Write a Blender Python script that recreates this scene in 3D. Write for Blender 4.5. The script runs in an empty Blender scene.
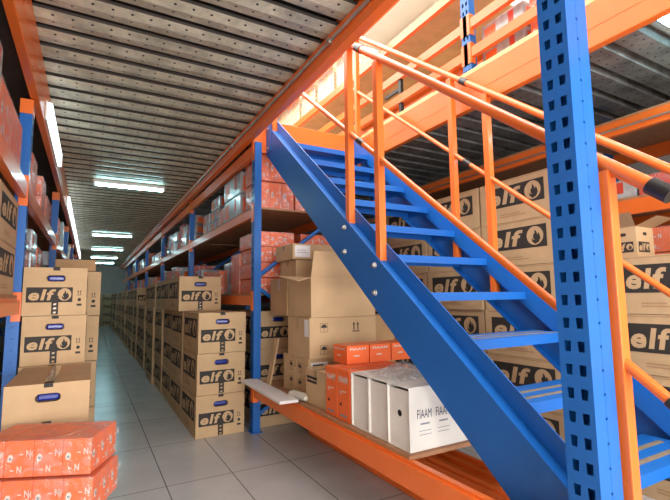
import bpy, bmesh, math, random
from mathutils import Vector, Matrix
random.seed(7)
sc = bpy.context.scene
COL = sc.collection
PI = math.pi

# ------------------------------------------------------------------ materials
def newmat(name):
    m = bpy.data.materials.new(name); m.use_nodes = True
    nt = m.node_tree; b = nt.nodes['Principled BSDF']
    return m, nt, b
def simple(name, col, rough=.5, metal=0., var=.06, scale=8., bump=0., coat=0., bscale=None):
    m, nt, b = newmat(name)
    tc = nt.nodes.new('ShaderNodeTexCoord'); n = nt.nodes.new('ShaderNodeTexNoise')
    n.inputs['Scale'].default_value = scale; n.inputs['Detail'].default_value = 4
    nt.links.new(tc.outputs['Object'], n.inputs['Vector'])
    r = nt.nodes.new('ShaderNodeValToRGB')
    r.color_ramp.elements[0].position = .3; r.color_ramp.elements[1].position = .7
    r.color_ramp.elements[0].color = [max(0, c*(1-var)) for c in col]+[1]
    r.color_ramp.elements[1].color = [min(1, c*(1+var)) for c in col]+[1]
    nt.links.new(n.outputs['Fac'], r.inputs['Fac']); nt.links.new(r.outputs['Color'], b.inputs['Base Color'])
    b.inputs['Roughness'].default_value = rough; b.inputs['Metallic'].default_value = metal
    if coat:
        b.inputs['Coat Weight'].default_value = coat; b.inputs['Coat Roughness'].default_value = .12
    if bump:
        bp = nt.nodes.new('ShaderNodeBump'); bp.inputs['Strength'].default_value = bump; bp.inputs['Distance'].default_value = .004
        n2 = nt.nodes.new('ShaderNodeTexNoise'); n2.inputs['Scale'].default_value = bscale or scale*6
        nt.links.new(tc.outputs['Object'], n2.inputs['Vector'])
        nt.links.new(n2.outputs['Fac'], bp.inputs['Height']); nt.links.new(bp.outputs['Normal'], b.inputs['Normal'])
    return m
M = {}
M['orange'] = simple('orange_powder_coat', (.84, .17, .022), .38, 0, .05, 3, 0, .25)
M['blue'] = simple('blue_powder_coat', (.006, .125, .47), .42, 0, .06, 3, 0, .06)
M['kraft'] = simple('kraft_cardboard', (.56, .385, .215), .78, 0, .07, 6, .12, 0, 60)
M['kraft_dark'] = simple('brown_cardboard', (.44, .27, .135), .8, 0, .08, 6, .12, 0, 60)
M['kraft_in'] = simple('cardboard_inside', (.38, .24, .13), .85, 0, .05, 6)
M['ink'] = simple('dark_print', (.028, .024, .021), .7, 0, .15, 20)
M['tape'] = simple('packing_tape', (.46, .31, .17), .22, 0, .06, 12, 0, .5)
M['canister'] = simple('blue_plastic_canister', (.008, .022, .24), .25, 0, .1, 10, 0, .4)
M['carton_orange'] = simple('orange_printed_carton', (.88, .15, .028), .5, 0, .04, 9, 0, .2)
M['carton_red'] = simple('red_printed_carton', (.62, .05, .025), .5, 0, .06, 9, 0, .2)
M['print_white'] = simple('white_print', (.72, .62, .56), .55, 0, .05, 12)
M['print_grey'] = simple('grey_print', (.22, .25, .30), .55, 0, .1, 12)
M['white_card'] = simple('white_carton', (.78, .76, .71), .6, 0, .03, 6, .1, 0, 30)
M['white_paper'] = simple('white_paper', (.82, .82, .83), .6, 0, .02, 8)
M['blue_ink'] = simple('blue_black_print', (.03, .035, .09), .6, 0, .1, 20)
M['wood'] = simple('pale_wood', (.52, .36, .20), .7, 0, .15, 5, .15, 0, 20)
M['chip'] = simple('chipboard', (.40, .20, .10), .75, 0, .15, 25, .1, 0, 90)
M['steel'] = simple('zinc_steel', (.55, .54, .52), .35, .8, .08, 10)
M['black'] = simple('black_plastic', (.012, .012, .014), .4, 0, .1, 10)
M['grip'] = simple('anti_slip_strip', (.20, .155, .10), .9, 0, .2, 80, .3, 0, 200)
M['wall'] = simple('painted_wall', (.72, .70, .66), .85, 0, .04, 2)
M['paleplastic'] = simple('pale_plastic_bag', (.62, .60, .52), .3, 0, .08, 20, .5, .3, 40)
M['silver_card'] = simple('silver_wrapped_carton', (.42, .44, .47), .28, .2, .25, 14, .6, .5, 25)
M['yellow_card'] = simple('yellow_wrapped_carton', (.80, .60, .22), .45, 0, .12, 10, .3, .3, 25)

def mat_emit(name, col, s):
    m, nt, b = newmat(name)
    e = nt.nodes.new('ShaderNodeEmission'); e.inputs['Color'].default_value = (*col, 1); e.inputs['Strength'].default_value = s
    nt.links.new(e.outputs[0], nt.nodes['Material Output'].inputs['Surface']); return m
M['tube'] = mat_emit('fluorescent_tube', (.50, .92, 1.0), 27)
M['fill_tube'] = mat_emit('fill_lamp_tube', (1., .97, .92), 40)
M['diffuser'] = mat_emit('lit_diffuser', (.8, .95, 1.0), 2.6)
M['ply_shade'] = simple('dark_plywood_shade', (.06, .05, .042), .8, 0, .2, 6)  # plywood tone kept dark to stand in for shade in the deck
M['sky_pane'] = mat_emit('skylight_pane', (1., .97, .92), 4)
M['sky_out'] = mat_emit('daylight_pane', (1., .99, .97), 5)

def mat_film(name, white, amount):
    m, nt, b = newmat(name)
    out = nt.nodes['Material Output']
    tr = nt.nodes.new('ShaderNodeBsdfTransparent'); gl = nt.nodes.new('ShaderNodeBsdfGlossy'); df = nt.nodes.new('ShaderNodeBsdfDiffuse')
    gl.inputs['Roughness'].default_value = .12; df.inputs['Color'].default_value = (*white, 1)
    tc = nt.nodes.new('ShaderNodeTexCoord'); n = nt.nodes.new('ShaderNodeTexNoise'); n.inputs['Scale'].default_value = 14; n.inputs['Detail'].default_value = 6; n.inputs['Distortion'].default_value = 2
    nt.links.new(tc.outputs['Object'], n.inputs['Vector'])
    bp = nt.nodes.new('ShaderNodeBump'); bp.inputs['Strength'].default_value = .9; bp.inputs['Distance'].default_value = .02
    nt.links.new(n.outputs['Fac'], bp.inputs['Height']); nt.links.new(bp.outputs['Normal'], gl.inputs['Normal'])
    mx = nt.nodes.new('ShaderNodeMixShader'); mx.inputs[0].default_value = .5
    nt.links.new(gl.outputs[0], mx.inputs[1]); nt.links.new(df.outputs[0], mx.inputs[2])
    r = nt.nodes.new('ShaderNodeMapRange'); r.inputs[1].default_value = .42; r.inputs[2].default_value = .72
    r.inputs[3].default_value = amount*.35; r.inputs[4].default_value = amount*1.6
    nt.links.new(n.outputs['Fac'], r.inputs[0])
    m2 = nt.nodes.new('ShaderNodeMixShader'); nt.links.new(r.outputs[0], m2.inputs[0])
    nt.links.new(tr.outputs[0], m2.inputs[1]); nt.links.new(mx.outputs[0], m2.inputs[2])
    nt.links.new(m2.outputs[0], out.inputs['Surface']); return m
M['film_near'] = mat_film('near_shrink_film', (.85, .82, .82), .22)
M['film'] = mat_film('shrink_film', (.85, .82, .82), .26)
M['film_thick'] = mat_film('milky_shrink_film', (.85, .87, .9), .6)
M['bag'] = mat_film('clear_plastic_bag', (.8, .8, .78), .45)

def math_node(nt, op, a=None, b=None, va=None, vb=None):
    n = nt.nodes.new('ShaderNodeMath'); n.operation = op
    if a is not None: nt.links.new(a, n.inputs[0])
    if va is not None: n.inputs[0].default_value = va
    if b is not None: nt.links.new(b, n.inputs[1])
    if vb is not None: n.inputs[1].default_value = vb
    return n.outputs[0]

def mat_deck():
    m, nt, b = newmat('galvanised_deck')
    tc = nt.nodes.new('ShaderNodeTexCoord'); sp = nt.nodes.new('ShaderNodeSeparateXYZ')
    nt.links.new(tc.outputs['Object'], sp.inputs[0])
    n = nt.nodes.new('ShaderNodeTexNoise'); n.inputs['Scale'].default_value = 5; n.inputs['Detail'].default_value = 8; n.inputs['Roughness'].default_value = .7
    nt.links.new(tc.outputs['Object'], n.inputs['Vector'])
    r = nt.nodes.new('ShaderNodeValToRGB')
    r.color_ramp.elements[0].position = .3; r.color_ramp.elements[0].color = (.36, .355, .28, 1)
    r.color_ramp.elements[1].position = .72; r.color_ramp.elements[1].color = (.86, .83, .64, 1)
    nt.links.new(n.outputs['Fac'], r.inputs['Fac'])
    # stamped holes in rows along the ribs
    fx = math_node(nt, 'FRACT', math_node(nt, 'DIVIDE', sp.outputs[0], vb=.105))
    fy = math_node(nt, 'FRACT', math_node(nt, 'DIVIDE', sp.outputs[1], vb=.075))
    dx = math_node(nt, 'MULTIPLY', math_node(nt, 'SUBTRACT', fx, vb=.5), vb=.105)
    dy = math_node(nt, 'MULTIPLY', math_node(nt, 'SUBTRACT', fy, vb=.5), vb=.075)
    d = math_node(nt, 'SQRT', math_node(nt, 'ADD', math_node(nt, 'POWER', dx, vb=2), math_node(nt, 'POWER', dy, vb=2)))
    hole = math_node(nt, 'LESS_THAN', d, vb=.0085)
    mx = nt.nodes.new('ShaderNodeMixRGB'); nt.links.new(hole, mx.inputs[0]); nt.links.new(r.outputs[0], mx.inputs[1]); mx.inputs[2].default_value = (.03, .03, .03, 1)
    nt.links.new(mx.outputs[0], b.inputs['Base Color'])
    b.inputs['Metallic'].default_value = .25; b.inputs['Roughness'].default_value = .45
    bp = nt.nodes.new('ShaderNodeBump'); bp.inputs['Strength'].default_value = .25; bp.inputs['Distance'].default_value = .006
    sm = nt.nodes.new('ShaderNodeMapRange'); sm.inputs[1].default_value = .004; sm.inputs[2].default_value = .03
    nt.links.new(d, sm.inputs[0]); nt.links.new(sm.outputs[0], bp.inputs['Height']); nt.links.new(bp.outputs['Normal'], b.inputs['Normal'])
    return m
M['deck'] = mat_deck()
M['deck_shaded'] = M['deck'].copy(); M['deck_shaded'].name = 'shaded_shiny_deck'  # darker, shinier copy of the deck; its shade is put into the colour
_b = M['deck_shaded'].node_tree.nodes['Principled BSDF']; _b.inputs['Metallic'].default_value = .6; _b.inputs['Roughness'].default_value = .35
for _n in M['deck_shaded'].node_tree.nodes:
    if _n.type == 'VALTORGB': _n.color_ramp.elements[0].color = (.16,.15,.14,1); _n.color_ramp.elements[1].color = (.52,.52,.51,1)

def mat_floor():
    m, nt, b = newmat('grey_floor_tiles')
    tc = nt.nodes.new('ShaderNodeTexCoord'); sp = nt.nodes.new('ShaderNodeSeparateXYZ')
    nt.links.new(tc.outputs['Object'], sp.inputs[0])
    fx = math_node(nt, 'FRACT', math_node(nt, 'DIVIDE', math_node(nt, 'ADD', sp.outputs[0], vb=10-.245), vb=.446))
    fy = math_node(nt, 'FRACT', math_node(nt, 'DIVIDE', math_node(nt, 'ADD', sp.outputs[1], vb=20-6.28), vb=.892))
    ax = math_node(nt, 'MULTIPLY', math_node(nt, 'ABSOLUTE', math_node(nt, 'SUBTRACT', fx, vb=.5)), vb=.446)
    ay = math_node(nt, 'MULTIPLY', math_node(nt, 'ABSOLUTE', math_node(nt, 'SUBTRACT', fy, vb=.5)), vb=.892)
    lx = math_node(nt, 'GREATER_THAN', ax, vb=.223-.0035); ly = math_node(nt, 'GREATER_THAN', ay, vb=.446-.0035)
    ln = math_node(nt, 'MAXIMUM', lx, ly)
    n = nt.nodes.new('ShaderNodeTexNoise'); n.inputs['Scale'].default_value = 2.2; n.inputs['Detail'].default_value = 7
    nt.links.new(tc.outputs['Object'], n.inputs['Vector'])
    r = nt.nodes.new('ShaderNodeValToRGB')
    r.color_ramp.elements[0].position = .3; r.color_ramp.elements[0].color = (.47, .485, .495, 1)
    r.color_ramp.elements[1].position = .7; r.color_ramp.elements[1].color = (.58, .59, .595, 1)
    nt.links.new(n.outputs['Fac'], r.inputs['Fac'])
    mx = nt.nodes.new('ShaderNodeMixRGB'); nt.links.new(ln, mx.inputs[0]); nt.links.new(r.outputs[0], mx.inputs[1]); mx.inputs[2].default_value = (.15, .155, .16, 1)
    nt.links.new(mx.outputs[0], b.inputs['Base Color'])
    b.inputs['Roughness'].default_value = .22
    return m
M['floor'] = mat_floor()

# ------------------------------------------------------------------ mesh builder
class MB:
    def __init__(s): s.v = []; s.f = []; s.m = []; s.mats = []; s.sm = []
    def mi(s, mat):
        if mat not in s.mats: s.mats.append(mat)
        return s.mats.index(mat)
    def add(s, vs, fs, mat, T=None, smooth=False):
        o = len(s.v); i = s.mi(mat)
        for p in vs:
            p = Vector(p); s.v.append(T @ p if T else p)
        for f in fs:
            s.f.append([o+k for k in f]); s.m.append(i); s.sm.append(smooth)
        return s
    def box(s, lo, hi, mat, T=None):
        x0, y0, z0 = lo; x1, y1, z1 = hi
        vs = [(x0,y0,z0),(x1,y0,z0),(x1,y1,z0),(x0,y1,z0),(x0,y0,z1),(x1,y0,z1),(x1,y1,z1),(x0,y1,z1)]
        return s.add(vs, [(0,3,2,1),(4,5,6,7),(0,1,5,4),(1,2,6,5),(2,3,7,6),(3,0,4,7)], mat, T)
    def bbox(s, lo, hi, mat, b=.004, T=None):
        bm = bmesh.new(); r = bmesh.ops.create_cube(bm, size=1)
        for v in bm.verts:
            v.co = Vector([lo[i]+(v.co[i]+.5)*(hi[i]-lo[i]) for i in range(3)])
        bmesh.ops.bevel(bm, geom=bm.edges[:], offset=b, segments=2, affect='EDGES', profile=.6)
        bm.verts.index_update()
        s.add([v.co.copy() for v in bm.verts], [[v.index for v in f.verts] for f in bm.faces], mat, T); bm.free(); return s
    def tube(s, pts, r, mat, n=12, cap=True):
        pts = [Vector(p) for p in pts]; vs = []; fs = []
        for i, p in enumerate(pts):
            d = (pts[min(i+1, len(pts)-1)]-pts[max(i-1, 0)]).normalized()
            a = d.orthogonal().normalized() if abs(d.z) > .95 else d.cross(Vector((0,0,1))).normalized()
            b = d.cross(a)
            rr = r[i] if isinstance(r, (list, tuple)) else r
            for k in range(n):
                t = 2*PI*k/n; vs.append(p+(a*math.cos(t)+b*math.sin(t))*rr)
        for i in range(len(pts)-1):
            for k in range(n):
                fs.append((i*n+k, i*n+(k+1) % n, (i+1)*n+(k+1) % n, (i+1)*n+k))
        s.add(vs, fs, mat, smooth=True)
        if cap:
            s.add(vs[:n], [list(range(n))[::-1]], mat); s.add(vs[-n:], [list(range(n))], mat)
        return s
    def prism(s, poly, axis, a, b, mat):
        # poly = 2-D outline in the two other axes, extruded along axis from a to b
        def P(u, v, w):
            return {'x': (w, u, v), 'y': (u, w, v), 'z': (u, v, w)}[axis]
        n = len(poly)
        vs = [P(u, v, a) for u, v in poly]+[P(u, v, b) for u, v in poly]
        fs = [list(range(n))[::-1], list(range(n, 2*n))]+[(i, (i+1) % n, n+(i+1) % n, n+i) for i in range(n)]
        return s.add(vs, fs, mat)
    def mesh(s, name):
        me = bpy.data.meshes.new(name)
        me.from_pydata([tuple(v) for v in s.v], [], s.f)
        for m in s.mats: me.materials.append(M[m])
        me.polygons.foreach_set('material_index', s.m); me.polygons.foreach_set('use_smooth', s.sm)
        bm = bmesh.new(); bm.from_mesh(me)
        if len(bm.faces) < 4000: bmesh.ops.recalc_face_normals(bm, faces=bm.faces[:])
        bm.to_mesh(me); bm.free(); me.update(); return me
    def build(s, name, parent=None):
        o = bpy.data.objects.new(name, s.mesh(name)); COL.objects.link(o)
        if parent: o.parent = parent
        return o
def tag(o, label=None, cat=None, group=None, kind=None):
    if label: o['label'] = label
    if cat: o['category'] = cat
    if group: o['group'] = group
    if kind: o['kind'] = kind
    return o
def empty(name, loc=(0,0,0), rz=0, label=None, cat=None, group=None):
    o = bpy.data.objects.new(name, None); COL.objects.link(o); o.empty_display_size = .05
    o.location = loc; o.rotation_euler = (0,0,rz); return tag(o, label, cat, group)
def copy_tree(o, parent=None):
    c = o.copy(); COL.objects.link(c); c.parent = parent
    for ch in list(o.children): copy_tree(ch, c)
    return c
def struct(o): o['kind'] = 'structure'; return o
ORD = ['first','second','third','fourth','fifth','sixth','seventh','eighth','ninth','tenth','eleventh','twelfth','thirteenth','fourteenth','fifteenth','sixteenth','seventeenth','eighteenth','nineteenth','twentieth','twenty-first','twenty-second','twenty-third','twenty-fourth','twenty-fifth','twenty-sixth','twenty-seventh','twenty-eighth','twenty-ninth','thirtieth','thirty-first','thirty-second','thirty-third','thirty-fourth']

def text_geo(txt, size, bold=0., shear=0., sx=1., space=1.):
    cu = bpy.data.curves.new('lettering', 'FONT'); cu.body = txt; cu.size = size; cu.shear = shear; cu.offset = bold
    cu.resolution_u = 3; cu.space_character = space
    o = bpy.data.objects.new('lettering', cu); COL.objects.link(o)
    dg = bpy.context.evaluated_depsgraph_get(); me = bpy.data.meshes.new_from_object(o.evaluated_get(dg))
    vs = [Vector((v.co.x*sx, v.co.y, 0)) for v in me.vertices]; fs = [list(p.vertices) for p in me.polygons]
    bpy.data.objects.remove(o); bpy.data.curves.remove(cu); bpy.data.meshes.remove(me)
    x0 = min(v.x for v in vs); y0 = min(v.y for v in vs)
    for v in vs: v.x -= x0; v.y -= y0
    return vs, fs, max(v.x for v in vs), max(v.y for v in vs)
ELF = text_geo('elf', 1, .032, .16, 1., 1.12)
def face_T(face, W, D):
    # 2-D (u right, v up, w outward) on a box of W x D standing on z=0, origin at its front lower left corner
    if face == 'front': return Matrix(((1,0,0,0),(0,0,-1,0),(0,1,0,0),(0,0,0,1)))
    if face == 'back': return Matrix(((-1,0,0,W),(0,0,1,D),(0,1,0,0),(0,0,0,1)))
    if face == 'left': return Matrix(((0,0,-1,0),(-1,0,0,D),(0,1,0,0),(0,0,0,1)))
    if face == 'right': return Matrix(((0,0,1,W),(1,0,0,0),(0,1,0,0),(0,0,0,1)))
    if face == 'top': return Matrix(((1,0,0,0),(0,1,0,0),(0,0,1,0),(0,0,0,1)))
def flat(mb, poly, w, mat, T): mb.add([(u, v, w) for u, v in poly], [list(range(len(poly)))], mat, T)
def rect(u0, v0, u1, v1): return [(u0,v0),(u1,v0),(u1,v1),(u0,v1)]
def put_text(mb, geo, u, v, w, width, height, mat, T):
    vs, fs, tw, th = geo
    mb.add([(u+p.x/tw*width, v+p.y/th*height, w) for p in vs], fs, mat, T)
def arc(cx, cy, r, a0, a1, n=14): return [(cx+r*math.cos(a0+(a1-a0)*i/n), cy+r*math.sin(a0+(a1-a0)*i/n)) for i in range(n+1)]
def elf_panel(mb, u0, v0, u1, v1, T, lo='kraft', w=.0012):
    W, H = u1-u0, v1-v0
    flat(mb, rect(u0, v0, u1, v1), w, 'ink', T)
    put_text(mb, ELF, u0+.05*W, v0+.13*H, w+.0008, W*.58, H*.74, lo, T)
    cx, cy, r = u0+W*.82, v0+H*.52, min(H*.42, W*.16)
    flat(mb, arc(cx, cy, r, 0, 2*PI, 24)[:-1], w+.0008, lo, T)
    fl = [(.0,-.9),(.45,-.72),(.66,-.3),(.55,.12),(.40,.32),(.34,.02),(.2,.42),(-.02,.66),(.0,.3),(-.22,.02),(-.2,-.28),(-.02,-.5),(-.22,-.42),(-.42,-.2),(-.36,-.6)]
    flat(mb, [(cx+a*r, cy+b*r) for a, b in fl], w+.0016, 'ink', T)
def arrows(mb, u, v, s, T, w=.0012, mat='ink'):
    for d in (0, s*.75):
        flat(mb, [(u+d, v), (u+d+s*.2, v), (u+d+s*.2, v+s*.9), (u+d, v+s*.9)], w, mat, T)
        flat(mb, [(u+d-s*.15, v+s*.85), (u+d+s*.35, v+s*.85), (u+d+s*.1, v+s*1.3)], w, mat, T)
    flat(mb, rect(u-s*.2, v-s*.28, u+s*1.2, v-s*.12), w, mat, T)
def umbrella(mb, u, v, s, T, w=.0012):
    flat(mb, arc(u+s/2, v+s*.5, s*.48, 0, PI, 10), w, 'ink', T)
    flat(mb, rect(u+s*.46, v+.02*s, u+s*.54, v+s*.5), w, 'ink', T)
    for a, b, c, d in ((-.12,-.12,1.12,-.07),(-.12,1.07,1.12,1.12),(-.12,-.12,-.07,1.12),(1.07,-.12,1.12,1.12)):
        flat(mb, rect(u+a*s, v+b*s, u+c*s, v+d*s), w, 'ink', T)

# ------------------------------------------------------------------ cartons of motor oil
CW, CD, CH = .45, .72, .372
def stadium(cx, cy, hw, hh, n=6):
    p = []
    for i in range(n+1):
        a = -PI/2+PI*i/n; p.append((cx+hw-hh+hh*math.cos(a), cy+hh*math.sin(a)))
    for i in range(n+1):
        a = PI/2+PI*i/n; p.append((cx-hw+hh+hh*math.cos(a), cy+hh*math.sin(a)))
    return p
def carton_body(mb, W, D, H, hole=True, mat='kraft'):
    g = .003; H = H-.002
    if not hole:
        mb.bbox((g,g,0), (W-g,D-g,H-.002), mat, .006); return
    x0, x1, y0, y1, z0, z1 = g, W-g, g, D-g, 0, H-.002
    mb.add([(x0,y0,z0),(x1,y0,z0),(x1,y1,z0),(x0,y1,z0),(x0,y0,z1),(x1,y0,z1),(x1,y1,z1),(x0,y1,z1)],
           [(0,3,2,1),(4,5,6,7),(1,2,6,5),(2,3,7,6),(3,0,4,7)], mat)
    st = stadium(W/2, H*.77, W*.15, H*.068); n = len(st)
    # front face with a real hand hole: fan between hole outline and rectangle
    bm = bmesh.new()
    outer = [bm.verts.new((a, y0, b)) for a, b in ((x0,z0),(x1,z0),(x1,z1),(x0,z1))]
    inner = [bm.verts.new((a, y0, b)) for a, b in st]
    es = [bm.edges.new((outer[i], outer[(i+1) % 4])) for i in range(4)]+[bm.edges.new((inner[i], inner[(i+1) % n])) for i in range(n)]
    bmesh.ops.triangle_fill(bm, edges=es, use_beauty=True, use_dissolve=False)
    bm.verts.index_update()
    mb.add([v.co.copy() for v in bm.verts], [[v.index for v in f.verts] for f in bm.faces], mat); bm.free()
    vs = [(a, y0, b) for a, b in st]+[(a, y0+.05, b) for a, b in st]
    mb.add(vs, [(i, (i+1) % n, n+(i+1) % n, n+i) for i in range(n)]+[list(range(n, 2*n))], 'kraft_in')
def end_print(mb, W, H, D):
    T = face_T('front', W, D)
    elf_panel(mb, W*.06, H*.27, W*.77, H*.58, T, w=-.003+.0015)
    T2 = T
    arrows(mb, W*.85, H*.43, W*.055, T2, w=-.0015)
    flat(mb, arc(W*.88, H*.32, W*.03, 0, 2*PI, 10)[:-1], -.0015, 'ink', T2)
    flat(mb, rect(W*.84, H*.19, W*.92, H*.235), -.0015, 'ink', T2)
def side_print(mb, W, D, H, face):
    T = face_T(face, W, D)
    elf_panel(mb, D*.10, H*.36, D*.90, H*.84, T, w=-.0015)
    flat(mb, rect(D*.30, H*.12, D*.66, H*.145), -.0015, 'kraft_dark', T)
    flat(mb, rect(D*.30, H*.17, D*.58, H*.195), -.0015, 'kraft_dark', T)
    flat(mb, rect(D*.05, H*.955, D*.95, H*.97), -.0015, 'kraft_dark', T)
def tape_strip(mb, W, D, H):
    u = W*.5
    mb.add([(u-.026, .002, H+.0003), (u+.026, .002, H+.0003), (u+.026, D-.002, H+.0003), (u-.026, D-.002, H+.0003)], [(0,1,2,3)], 'tape')
    for z0, z1 in ((H*.99, H*.93), (H*.40, H*.02)):
        mb.add([(u-.024, .0006, z0), (u+.024, .0006, z0), (u+.024, .0006, z1), (u-.024, .0006, z1)], [(0,1,2,3)], 'ink')
    for k in range(3):
        z = H*(.04+.085*k)
        mb.add([(u-.012, .0001, z), (u+.006+.004*(k % 2), .0001, z), (u+.012, .0001, z+H*.035), (u-.008, .0001, z+H*.04)], [(0,1,2,3)], 'tape')
    mb.add([(u-.024, .004, H+.0007), (u+.024, .004, H+.0007), (u+.024, .05, H+.0007), (u-.024, .05, H+.0007)], [(0,1,2,3)], 'ink')
_meshes = {}
def shared(key, fn, name):
    if key not in _meshes:
        mb = MB(); fn(mb); _meshes[key] = mb.mesh(name)
    return _meshes[key]
def child(name, me, parent, label=None):
    o = bpy.data.objects.new(name, me); COL.objects.link(o); o.parent = parent
    if label: o['label'] = label
    return o
def canister_fn(mb):
    mb.bbox((CW*.5-CW*.13, .022, CH*.77-CH*.06), (CW*.5+CW*.13, .051, CH*.77+CH*.05), 'canister', .012)
def oil_carton(loc, label, group, rz=0, scale=1., tape=True, endp=True):
    t = empty('oil_carton', loc, rz, label, 'box', group); t.scale = (scale,)*3 if not isinstance(scale, tuple) else scale
    child('carton_body', shared('cb', lambda mb: carton_body(mb, CW, CD, CH), 'carton_body'), t)
    child('canister', shared('can', canister_fn, 'canister'), t, 'blue plastic canister seen through the hand hole')
    if endp: child('end_print', shared('ep', lambda mb: end_print(mb, CW, CH, CD), 'end_print'), t, 'dark printed panel with pale lettering and flame')
    child('side_print', shared('spl', lambda mb: side_print(mb, CW, CD, CH, 'left'), 'side_print'), t)
    child('side_print', shared('spr', lambda mb: side_print(mb, CW, CD, CH, 'right'), 'side_print'), t)
    if tape: child('tape', shared('tp', lambda mb: tape_strip(mb, CW, CD, CH), 'tape'), t)
    return t
def far_carton_fn(mb):
    carton_body(mb, CW, CD, CH, False); end_print(mb, CW, CH, CD); side_print(mb, CW, CD, CH, 'left'); side_print(mb, CW, CD, CH, 'right')
def far_carton(loc, label, group):
    o = bpy.data.objects.new('oil_carton', shared('far', far_carton_fn, 'oil_carton')); COL.objects.link(o); o.location = loc
    return tag(o, label, 'box', group)

# ------------------------------------------------------------------ shrink-wrapped packs of filter cartons
PW, PD, PH = .40, .40, .152
def icon(mb, u, v, s, T, w):
    flat(mb, [(u-.5*s, v-.7*s), (u+.25*s, v-.85*s), (u+.6*s, v+.1*s), (u+.35*s, v+.75*s), (u-.25*s, v+.7*s), (u-.55*s, v+.1*s)], w, 'print_white', T)
    flat(mb, arc(u+.02*s, v-.12*s, .3*s, 0, 2*PI, 10)[:-1], w+.0006, 'print_grey', T)
NLET = text_geo('N', 1, .03)
def filter_print(mb, W, D, H, face, lng):
    T = face_T(face, W, D)
    put_text(mb, NLET, lng*.74, H*.55, .0004, lng*.16, H*.18, 'print_white', T)
    put_text(mb, NLET, lng*.44, H*.12, .0004, lng*.16, H*.18, 'print_white', T)
    flat(mb, rect(lng*.52, H*.60, lng*.64, H*.63), .0004, 'print_white', T)
    flat(mb, rect(lng*.22, H*.17, lng*.34, H*.20), .0004, 'print_white', T)
    icon(mb, lng*.20, H*.52, lng*.17, T, .0004)
def one_carton(mb, x, W, D, H, mat='carton_orange', pr=True):
    tmp = MB(); g = .0012
    tmp.bbox((g, 0, 0), (W-g, D, H-.002), mat, .003)
    if pr:
        filter_print(tmp, W, D, H, 'front', W)
        filter_print(tmp, W, D, H, 'left', .13); filter_print(tmp, W, D, H, 'right', .13)
    o = len(mb.v)
    for p in tmp.v: mb.v.append(p+Vector((x,0,0)))
    for f, k, s_ in zip(tmp.f, tmp.m, tmp.sm):
        mb.f.append([o+i for i in f]); mb.m.append(mb.mi(tmp.mats[k])); mb.sm.append(s_)
def big_pack(loc, label, rz, dims):
    # a tray of small cartons, five wide and three deep, under shrink film
    t = empty('filter_pack', loc, rz, label, 'box', 'orange packs in the left foreground')
    W, D, H = dims; nx, ny = 4, 3; w, d = W/nx, D/ny
    me = shared(('small', dims), lambda mb: one_carton(mb, 0, w, d-.002, H), 'filter_carton')
    for i in range(nx):
        for j in range(ny):
            c = child('filter_carton', me, t); c.location = (i*w, j*d, 0)
    child('shrink_film', shared(('bf', dims), film_fn(W, D, H, 'film_near'), 'shrink_film'), t, 'clear shrink film')
    return t
def film_fn(W, D, H, mat='film'):
    def fn(mb): mb.bbox((-.004,-.004,.0005), (W+.004,D+.004,H+.004), mat, .012)
    return fn
def filter_pack(loc, label, group, rz=0, scale=(1,1,1), mat='carton_orange'):
    t = empty('filter_pack', loc, rz, label, 'box', group); t.scale = scale
    n = 3; w = PW/n
    for k in range(n):
        c = child('filter_carton', shared(('fc', mat), lambda mb: one_carton(mb, 0, w, PD, PH, mat), 'filter_carton'), t)
        c.location = (k*w, 0, 0)
    child('shrink_film', shared('film', film_fn(PW, PD, PH), 'shrink_film'), t, 'clear shrink film')
    return t
def far_pack_fn(kind):
    def fn(mb):
        if kind == 'silver':
            mb.bbox((0,0,0), (PW,PD,PH), 'silver_card', .012)
            T = face_T('front', PW, PD); TL = face_T('left', PW, PD); TR = face_T('right', PW, PD)
            for T in (T, TL, TR):
                flat(mb, rect(PW*.08, PH*.1, PW*.36, PH*.8), .0006, 'carton_orange', T)
                flat(mb, rect(PW*.66, PH*.3, PW*.78, PH*.9), .0006, 'carton_red', T)
        else:
            m = 'carton_orange' if kind == 'orange' else 'carton_red'
            for k in range(3): one_carton(mb, k*PW/3, PW/3, PD, PH, m)
            mb.bbox((-.004,-.004,.0005), (PW+.004,PD+.004,PH+.004), 'film', .012)
    return fn
def far_pack(loc, label, group, kind='orange', rz=0, scale=(1,1,1)):
    o = bpy.data.objects.new('filter_pack', shared(('fp', kind), far_pack_fn(kind), 'filter_pack')); COL.objects.link(o)
    o.location = loc; o.rotation_euler = (0,0,rz); o.scale = scale
    return tag(o, label, 'box', group)

# ------------------------------------------------------------------ racking
PITCH = .0745
def perforated(mb, w, z0, z1, holes, T, mat, hw, hh, pitch=PITCH):
    # sheet of width w (local u) and height (local v) pierced by tapering slots at u centres `holes`
    us = [0]
    for c in holes: us += [c-hw/2, c+hw/2]
    us.append(w)
    vs = []; fs = []; z = z0
    nrow = int((z1-z0)/pitch)
    m = len(us); taper = hw*.10
    rows = []
    for r in range(nrow):
        b = z0+r*pitch; rows += [(b, 0), (b+pitch/2-hh/2, 1), (b+pitch/2+hh/2, -1)]
    rows.append((z0+nrow*pitch, 0)); rows.append((z1, 0))
    for zz, tp in rows:
        for i, u in enumerate(us):
            off = 0
            if 0 < i < m-1 and tp == 1: off = taper if i % 2 == 1 else -taper
            vs.append((u+off, zz, 0))
    for j in range(len(rows)-1):
        for i in range(m-1):
            if rows[j][1] == 1 and i % 2 == 1: continue
            fs.append((j*m+i, j*m+i+1, (j+1)*m+i+1, (j+1)*m+i))
    mb.add(vs, fs, mat, T)
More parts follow.
